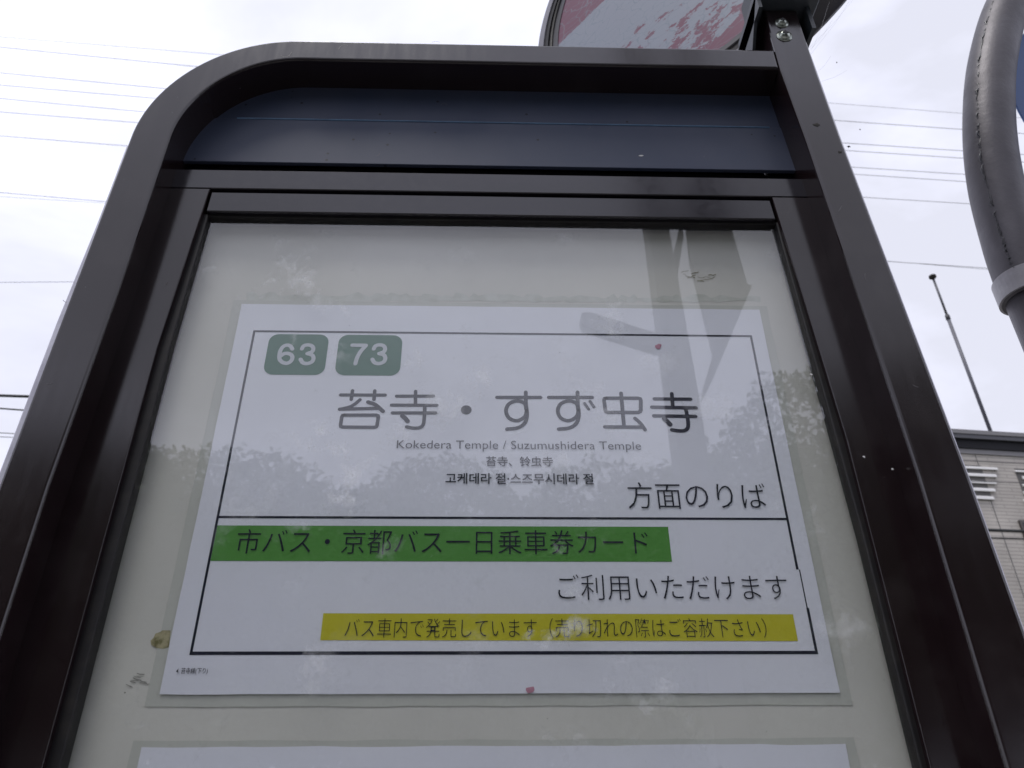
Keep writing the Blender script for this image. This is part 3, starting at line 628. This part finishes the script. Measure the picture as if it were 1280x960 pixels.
# ------------------------------------------------------------------ curved steel sign pole at the right
def build_pole():
    Y = .14
    root = thing('curved_sign_pole', 'thick galvanised steel pole curving past a blue round sign at the right edge', 'pole', (.567, Y, 0))
    ctr = [(.5655, .270), (.5665, .303), (.5700, .354), (.5825, .4475), (.6095, .552), (.6530, .670), (.7225, .8045), (.82, .93), (.95, 1.03), (1.10, 1.09), (1.25, 1.11)]
    p = [Vector((a, Y, Z(b))) for a, b in ctr]; q = [p[0] * 2 - p[1]] + p + [p[-1] * 2 - p[-2]]; out = []
    for i in range(1, len(q) - 2):
        for k in range(8):
            t = k / 8; a, b, c, d = q[i - 1:i + 3]; out.append(.5 * ((2 * b) + (c - a) * t + (2 * a - 5 * b + 4 * c - d) * t * t + (3 * b - a - 3 * c + d) * t ** 3))
    out.append(p[-1])
    G().tube(out, .0290, 40).build('curved_pipe', M['galv'], root, True)
    low = [Vector((.5655, Y, 0)), Vector((.5655, Y, Z(.290)))]
    G().tube(low, .0258, 40).build('lower_pipe', M['galv'], root, True)
    g = G(); bz = [(.0318, .272), (.0318, .298), (.0285, .2985), (.0275, .272)]
    v = []; m = 40
    for rad, z in bz: v += [Vector((.5657 + rad * math.cos(2 * math.pi * i / m), Y + rad * math.sin(2 * math.pi * i / m), Z(z))) for i in range(m)]
    g.add(v, [(j * m + i, j * m + (i + 1) % m, ((j + 1) % 4) * m + (i + 1) % m, ((j + 1) % 4) * m + i) for j in range(4) for i in range(m)])
    g.build('collar', M['band'], root, False)
    rn = random.Random(3); g = G(); ws = []
    for i in range(6, len(out) - 20):
        t = (out[i + 1] - out[i - 1]).normalized(); s = Vector((0, -1, 0)).cross(t); 
        ang = R(52); dirv = (Vector((0, -1, 0)) * math.cos(ang) - s * math.sin(ang)) if s.x > 0 else (Vector((0, -1, 0)) * math.cos(ang) + s * math.sin(ang))
        for k in range(3):
            b = out[i].lerp(out[i + 1], k / 3); ws.append(b + dirv * .0288 + t * 0 + s * rn.uniform(-.0022, .0022))
    G().tube(ws, [rn.uniform(.0004, .0017) for _ in ws], 6).build('weld_seam', M['rim'], root, True)
    cs = at(1273, 138, Y + .05); rs = .25; NS = 72
    c = Vector((cs.x + rs, Y + .05, cs.z))
    sg = thing('blue_sign', 'plain blue round sign, only a sliver of it showing inside the curved pole', 'sign', (c.x, c.y, c.z - rs))
    v = [];
    for rad, y in ((rs - .001, 0), (rs, .0005), (rs, .002), (rs - .001, .0025)): v += [Vector((c.x + rad * math.cos(2 * math.pi * i / NS), c.y + y, c.z + rad * math.sin(2 * math.pi * i / NS))) for i in range(NS)]
    f = [(j * NS + i, j * NS + (i + 1) % NS, (j + 1) * NS + (i + 1) % NS, (j + 1) * NS + i) for j in range(3) for i in range(NS)] + [tuple(range(NS)), tuple(range(3 * NS, 4 * NS))]
    obj('sign_plate', v, f, M['blue'], sg)
    G().box(c.x - .012, c.x + .012, c.y + .003, c.y + .012, c.z - rs * .9, Z(1.08)).bevel(.002, 1).build('hanger_bar', M['galv'], sg)
build_pole()

# ------------------------------------------------------------------ overhead cables
def cables():
    fan = ['topmost very faint cable', 'second cable from the top of the fan', 'third cable from the top of the fan', 'fourth cable from the top of the fan',
           'fifth cable from the top of the fan', 'sixth cable from the top of the fan', 'seventh cable, lowest of the close fan']
    D = [((0, 46), (266, 67.5), (1040, 129), (1194, 141)), ((0, 59), (236, 82), (1046, 151), (1196, 161)), ((0, 91), (200, 110), (1059, 179), (1196, 188)), ((0, 106.5), (187, 122), (1060, 188.6), (1196, 197)),
         ((0, 123), (177, 139.5), (1067, 209), (1198, 217.5)), ((0, 140), (170, 153), (1070, 218), (1199, 226.5)), ((0, 170), (157, 182), (1080, 247), (1204, 254)),
         ((0, 240), (129, 252.5), (1112, 326), (1229, 335.6)), ((0, 246), (129, 253.5), (1112, 327), (1229, 336.2))]
    YW = 9.0
    def curve(pts, Y):
        xs = [a for a, b in pts]; w = [at(a, b, Y) for a, b in pts]
        X = np.array([p.x for p in w]); Zs = np.array([p.z for p in w]); co = np.polyfit(X, Zs, 2)
        ends = at(-260, pts[0][1] - 24, Y).x, at(1560, pts[-1][1], Y).x
        return [Vector((x, Y, float(np.polyval(co, x)))) for x in np.linspace(ends[0], ends[1], 60)]
    for i, d in enumerate(D):
        c = curve(d, YW + .15 * i)
        r = .0030 if i == 0 else (.0048 if i != 8 else .0030)
        if i < 7: lab = 'thin grey overhead cable behind the board, ' + fan[i]
        elif i == 7: lab = 'dark overhead cable below the close fan, running by itself across the sky'
        else: lab = 'very thin overhead cable converging with the dark single one below the fan'
        tag(G().tube(c, r, 6).build('overhead_cable', M['wire'], None, True, origin=c[0]), lab, 'cable', 'cables crossing the sky behind the board')
    c = curve(((0, 353), (89, 352.5), (640, 452), (1205, 577)), 9.4)
    c = [at(-200, 354, 9.4), at(0, 353, 9.4), at(89, 352.3, 9.4), at(400, 356, 9.6), at(640, 366, 9.8), at(760, 375, 10)]
    lab = 'thin overhead cable sagging alone at the left, midway down the board'
    tag(G().tube(c, .0036, 6).build('overhead_cable', M['wire'], None, True, origin=c[0]), lab, 'cable', 'cables crossing the sky behind the board')
    lows = [((0, 494.5), (33, 495.5), (1190, 661), (1290, 664.5), .033, M['wired'], 'thick dark green cable at the far left, upper of the thick pair'),
            ((0, 510.5), (27, 512.5), (1195, 671), (1290, 674), .018, M['wired'], 'dark green cable at the far left, lower of the thick pair'),
            ((0, 541), (17, 542), (1190, 575), (1290, 580), .007, M['wire'], 'thin cable just under the thick pair, crossing the building below its roof'),
            ((0, 546), (15, 546.7), (1195, 601), (1290, 604), .006, M['wire'], 'lowest thin cable at the left, crossing the building across its louvres')]
    for a, b, cc, d, r, m, lab in lows:
        Y = 11.0; P = [at(*a, Y), at(*b, Y), at(*cc, Y), at(*d, Y)]
        s = (P[3] - P[2]) / 100
        # hanging span between the two seen stretches
        t0 = (P[1] - P[0]); t0 = t0 / t0.x; t1 = (P[3] - P[2]); t1 = t1 / t1.x; span = P[2].x - P[1].x; pts = [P[0] - t0 * 3, P[0]]
        for k in range(31):
            t = k / 30; h00 = 2 * t ** 3 - 3 * t * t + 1; h10 = t ** 3 - 2 * t * t + t; h01 = -2 * t ** 3 + 3 * t * t; h11 = t ** 3 - t * t
            pts.append(P[1] * h00 + t0 * span * h10 + P[2] * h01 + t1 * span * h11)
        pts += [P[3], P[3] + t1 * 3]
        if r > .01:
            r *= .75
        tag(G().tube(pts, r, 8).build('overhead_cable', m, None, True, origin=pts[0]), lab, 'cable', 'cables crossing in front of the building')
cables()

# ------------------------------------------------------------------ building at the right
def building():
    o = at(1190, 540, 14); T = o.z
    Mx = Matrix.Translation((o.x, 14, 0)) @ Matrix.Rotation(R(5.9), 4, 'Z')
    # local frame: x along the facade, y away, z up
    root = thing('building', 'beige tiled building with dark flat roof edge and white louvres at the lower right', 'building', (o.x, 14, 0))
    tile = bpy.data.materials.new('beige_tile_wall'); tile.use_nodes = True; nt = tile.node_tree; L = nt.links.new; p = nt.nodes['Principled BSDF']; p.inputs['Roughness'].default_value = .6
    tc = N(nt, 'ShaderNodeTexCoord'); sx = N(nt, 'ShaderNodeMapping'); sx.inputs['Rotation'].default_value = (R(90), 0, 0)
    br = N(nt, 'ShaderNodeTexBrick', inputs={'Scale': 1, 'Mortar Size': .008, 'Brick Width': .60, 'Row Height': .075, 'Bias': 0})
    br.inputs['Color1'].default_value = (.42, .39, .35, 1); br.inputs['Color2'].default_value = (.39, .36, .325, 1); br.inputs['Mortar'].default_value = (.27, .25, .23, 1)
    cx = N(nt, 'ShaderNodeSeparateXYZ'); cm = N(nt, 'ShaderNodeCombineXYZ'); L(tc.outputs['Object'], cx.inputs[0]); L(cx.outputs[0], cm.inputs[0]); L(cx.outputs[2], cm.inputs[1]); L(cm.outputs[0], br.inputs['Vector'])
    nz = N(nt, 'ShaderNodeTexNoise', inputs={'Scale': 1.2, 'Detail': 5}); L(tc.outputs['Object'], nz.inputs['Vector'])
    mr = N(nt, 'ShaderNodeMapRange', inputs={1: .3, 2: .7, 3: .82, 4: 1.08}); L(nz.outputs[0], mr.inputs[0])
    mm = N(nt, 'ShaderNodeMix', data_type='RGBA', blend_type='MULTIPLY'); mm.inputs[0].default_value = 1; L(br.outputs[0], mm.inputs[6]); L(mr.outputs[0], mm.inputs[7]); L(mm.outputs[2], p.inputs['Base Color'])
    bp = N(nt, 'ShaderNodeBump', inputs={'Strength': .5, 'Distance': .01}); bp.invert = True; L(br.outputs['Fac'], bp.inputs['Height']); L(bp.outputs[0], p.inputs['Normal'])
    fas = pmat('grey_roof_fascia', (.16, .155, .16), .5); dk = pmat('dark_roof_fascia', (.008, .008, .011), .6, spec=.2); md = pmat('mid_roof_lip', (.06, .06, .07), .5); wh = pmat('white_louvre', (.72, .71, .70), .5); gl = pmat('dark_window', (.02, .022, .025), .1)
    fr = pmat('bronze_window_frame', (.06, .05, .045), .4); jt = pmat('joint_sealant', (.10, .10, .10), .8)
    x0, x1, dep = -3.0, 11.0, 9.0
    def b(g, *a): return g.box(*a, M=Mx)
    def px(x, y):      # facade coordinates under a photo pixel
        d = RT * ((x - 640) / FPX) - UP * ((y - 480) / FPX) + FW
        n = Mx.to_3x3() @ Vector((0, 1, 0)); t = (Mx.translation - CAM).dot(n) / d.dot(n); q = Mx.inverted() @ (CAM + d * t); return q.x, q.z
    zf1 = px(1235, 547.5)[1]; zf2 = px(1235, 563)[1]; zs = px(1235, 569)[1]; zf0 = px(1235, 552.5)[1]
    b(G(), x0, x1, 0, dep, 0, T - .12).build('wall', tile, root)
    b(G(), x0 - .15, x1 + .15, -.14, dep + .15, zf1, T + .0).build('roof_edge', fas, root)
    b(G(), x0 - .1, x1 + .1, -.12, dep + .12, zf0, zf1 - .003).build('roof_lip', md, root)
    b(G(), x0 - .05, x1 + .05, -.06, dep + .1, zf2, zf0 - .003).build('fascia', dk, root)
    b(G(), x0 - .02, x1 + .02, -.03, dep + .02, zs, zf2 - .003).build('frieze', fas, root)
    # louvre groups
    bkm = pmat('slat_shade_grey', (.10, .095, .09), .7)  # wall shade between the slats put into a grey sheet
    def louv(rows):      # each slat: left px, right px, top px, bottom px
        X0 = px(rows[0][0], rows[0][2])[0]; X1 = px(rows[-1][1], rows[-1][3])[0]; ZA = px(rows[0][1], rows[0][2])[1]; ZB = px(rows[-1][1], rows[-1][3])[1]
        fv = b(G(), min(X0, X1) + .02, max(X0, X1) - .02, -.008, .02, ZB + .05, ZA - .03).build('slat_shade_sheet', bkm, root)
        for xl, xr, yt, yb in rows:
            xa, z1 = px(xl, yt); xb, z0 = px(xr, yb); g = G()
            v = [Vector((xx, yy, zz)) for xx in (xa, xb) for yy, zz in ((.0, z1), (.0, z0), (-.05, z0 - .015), (-.05, z1 - .03))]
            g.add([Mx @ a for a in v], [(0, 1, 2, 3), (7, 6, 5, 4), (0, 4, 5, 1), (1, 5, 6, 2), (2, 6, 7, 3), (3, 7, 4, 0)])
            g.bevel(.006, 1).build('slat', wh, fv)
    louv([(1190, 1246, 581.5, 588), (1190, 1244.5, 590, 597), (1190, 1244, 599.5, 605.5), (1190, 1243, 608, 615), (1190, 1241.5, 618, 625)])
    louv([(1267, 1330, 587.5, 593.5), (1276, 1330, 595, 602), (1277, 1330, 605, 611), (1278, 1330, 614, 621), (1278, 1330, 624, 631)])
    # windows on the floor below, mullions
    for xa, xb, ya, yb in ((1272, 1330, 651, 735), (1352, 1410, 655, 740), (1190, 1248, 740, 800)):
        X0, Z1 = px(xa, ya); X1, Z0 = px(xb, yb)
        f = b(G(), X0, X1, -.05, .03, Z0, Z1).build('window', fr, root)
        b(G(), X0 + .05, (X0 + X1) / 2 - .02, -.056, -.045, Z0 + .05, Z1 - .05).build('pane', gl, f)
        b(G(), (X0 + X1) / 2 + .02, X1 - .05, -.056, -.045, Z0 + .05, Z1 - .05).build('pane', gl, f)
    g = G()
    for xx in (-1.8, .35, 2.5, 4.7, 6.9): b(g, xx - .008, xx + .008, -.004, 0, 0, zs - .002)
    g.build('expansion_joint', jt, root)
    # roof mast
    p0 = at(1239, 541, 14.4); p1 = at(1183, 398, 14.4); p2 = at(1166, 347, 14.4)
    r = thing('roof_mast', 'slim tall dark mast with a knob on top standing on the building roof', 'mast', (p0.x, 14.4, T))
    top = Vector((p0.x + (p2.x - p0.x), 14.4, p2.z)); mid = p0.lerp(top, .72)
    G().tube([Vector((p0.x, 14.4, T - .02)), mid], .040, 10).build('lower_tube', pmat('mast_metal', (.09, .09, .11), .5), r, True)
    G().tube([mid, top], .027, 10).build('upper_tube', pmat('mast_dark', (.05, .05, .06), .5), r, True)
    G().tube([top - Vector((0, 0, .04)), top, top + Vector((0, 0, .05)), top + Vector((0, 0, .09))], [.04, .085, .085, .03], 12).build('knob', M['dirt'], r, True)
    G().tube([mid - Vector((0, 0, .06)), mid + Vector((0, 0, .06))], .052, 10).build('joint_sleeve', M['wire'], r, True)
    G().box(p0.x - .12, p0.x + .12, 14.28, 14.52, T - .004, T + .05).build('base_plate', fas, r)
building()

# ------------------------------------------------------------------ across the road, behind the viewer (seen mirrored in the glass)
def leaves(n, blobs, size, seed, gap=.0):
    rs = np.random.RandomState(seed); w = np.array([b[3] ** 2 for b in blobs]); w = w / w.sum()
    k = rs.choice(len(blobs), n, p=w); B = np.array(blobs)[k]
    d = rs.normal(size=(n, 3)); d /= np.linalg.norm(d, axis=1)[:, None]; rad = rs.uniform(.55, 1.08, n) ** .6
    rad *= 1 + .16 * np.sin(d[:, 0] * 9 + k) * np.cos(d[:, 2] * 8 + k)
    c = B[:, :3] + d * (rad * B[:, 3])[:, None] * np.array([1, 1, .8])
    a = rs.normal(size=(n, 3)); a /= np.linalg.norm(a, axis=1)[:, None]
    b = np.cross(a, rs.normal(size=(n, 3))); b /= np.linalg.norm(b, axis=1)[:, None]
    s = size * rs.uniform(.6, 1.4, n)[:, None]
    v = np.stack([c - a * s, c + b * s * .45, c + a * s, c - b * s * .45], 1).reshape(-1, 3)
    f = np.arange(n * 4).reshape(n, 4)
    return v, f
leafm = pmat('leaf_green', (.045, .085, .030), .6, noise=(1.4, (.075, .11, .04), .4, .65))
barkm = pmat('bark', (.09, .07, .055), .9, noise=(6, (.05, .04, .03), .4, .6), bump=(14, .8, .03))
def tree_proto(seed, H, cr, n, size):
    rn = random.Random(seed)
    blobs = []; g = G(); g.tube([(0, 0, 0), (.05, 0, H * .3), (-.06, .05, H * .6), (0, 0, H * .82)], [.17, .13, .09, .04], 9)
    for i in range(11):
        a = rn.uniform(0, 6.28); zz = H * rn.uniform(.38, .88); rr = cr * rn.uniform(.3, .85) * (1.15 - zz / H * .5)
        c = (rr * math.cos(a), rr * math.sin(a), zz); b = cr * rn.uniform(.32, .52); blobs.append((*c, b))
        z0 = zz * rn.uniform(.55, .8); g.tube([(0, 0, z0), (c[0] * .5, c[1] * .5, (z0 + zz) / 2 + .1), c], [.06, .04, .015], 6)
    blobs.append((0, 0, H * .88, cr * .42)); blobs.append((0, 0, H * .55, cr * .6))
    v, f = leaves(n, blobs, size, seed)
    v[:, 2] *= H / max(v[:, 2].max(), .1)
    me = bpy.data.meshes.new('crown'); me.from_pydata(v.tolist(), [], f.tolist()); me.materials.append(leafm)
    mt = bpy.data.meshes.new('trunk'); mt.from_pydata([tuple(a) for a in g.v], [], g.f); mt.materials.append(barkm)
    return me, mt
def trees():
    A = tree_proto(11, 7.0, 2.3, 30000, .058); B = tree_proto(12, 6.6, 2.6, 32000, .060); Cc = tree_proto(13, 4.6, 1.5, 11000, .048)
    spots = [(-10.2, -13.2, .98, A, 0, 'leftmost tall tree'), (-6.6, -12.4, .97, B, 1, 'broad tree, second from the left'), (-3.6, -13.0, .90, A, 2, 'rounded tree left of the middle'),
             (-.9, -12.3, .94, B, 3, 'broad tree nearly opposite the board'), (1.9, -13.2, .95, A, 4, 'tall tree just right of the middle'), (4.7, -12.2, 1.0, B, 5, 'broad tree right of the middle'),
             (7.8, -12.8, 1.10, A, 1.2, 'tallest tree, at the right'), (11.0, -12.6, 1.05, B, 2.2, 'broad tree at the far right'), (2.75, -6.1 - 2.6, 1.06, Cc, 3.1, 'small near tree by the far kerb'),
             (-8.3, -15.5, 1.0, B, 4.4, 'tree standing behind, at the left'), (-2.2, -15.4, 1.0, A, 5.1, 'tree standing behind, left of the middle'), (3.4, -15.6, 1.0, B, 2.7, 'tree standing behind, right of the middle'),
             (-5.2, -15.2, 1.0, A, .6, 'tree standing behind, between the two left ones'), (.5, -15.8, 1.0, B, .9, 'tree standing behind, in the middle'), (6.3, -15.6, 1.05, A, 3.9, 'tree standing behind, toward the right')]
    for x, y, s, pr, rot, lab in spots:
        t = thing('tree', 'leafy green tree mirrored in the glass, ' + lab, 'tree', (x, y, -.12), 'trees across the road')
        s *= 1.26; t.scale = (s, s, s); t.rotation_euler.z = rot
        for nm, me in (('crown', pr[0]), ('trunk', pr[1])):
            o = bpy.data.objects.new(nm, me); col.objects.link(o); o.parent = t
    # hedge bank closing the view below the crowns
    rs = np.random.RandomState(5); bl = [(x + rs.uniform(-.3, .3), -11.2 + rs.uniform(-.3, .3), z, .75) for x in np.arange(-14, 15, .8) for z in (.3, 1.1, 1.8)]
    v, f = leaves(26000, bl, .09, 8)
    me = bpy.data.meshes.new('hedge'); me.from_pydata(v.tolist(), [], f.tolist()); me.materials.append(leafm)
    o = bpy.data.objects.new('hedge', me); col.objects.link(o); tag(o, 'long clipped green hedge across the road under the trees (mirrored in the glass)', 'hedge')
trees()

def sign_frame_behind():
    steel = pmat('dark_painted_steel', (.05, .05, .052), .5, noise=(8, (.07, .068, .065), .4, .7))
    Y = 2.2; m = lambda q: Vector((q[0], 2 * YG - Y, q[1]))
    def P(px, py): p = at(px, py, Y); return (p.x, p.z)
    root = thing('steel_sign_frame', 'dark steel post with side arm and tapered blade, mirrored in the glass', 'sign post', (.84, 2 * YG - Y, 0))
    def plate(pts, name, th=.05, dy=0.0):
        q = [P(*a) for a in pts]; yy = 2 * YG - Y + dy
        g = prism(q, yy - th / 2, yy + th / 2); g.build(name, steel, root)
    yy = 2 * YG - Y
    def up(px, py, h): q = P(px, py); return (q[0], q[1] + h)
    prism([(P(830, 470)[0], 0.0), (P(866, 480)[0], 0.0), P(870, 508), P(831, 285), up(822, 225, 1.4), up(799, 225, 1.4), P(807, 285), P(834, 496)], yy - .06, yy + .06).build('post', steel, root)
    prism([P(850, 285), P(900, 285), P(884, 225), up(880, 205, 1.4), up(858, 205, 1.4), P(862, 225)], yy + .08, yy + .12).build('hanger', steel, root)
    plate([(850, 285), (900, 285), (925, 376), (931, 377), (880, 498), (869, 518), (872, 500), (884, 460), (856, 346)], 'blade', .03, .1)
    plate([(849, 283), (853, 300), (845, 352), (839, 330)], 'stay', .02, .02)
    plate([(727, 391), (738, 391), (832, 421), (838, 440), (818, 436), (729, 408), (725, 400)], 'arm', .05, -.02)
sign_frame_behind()
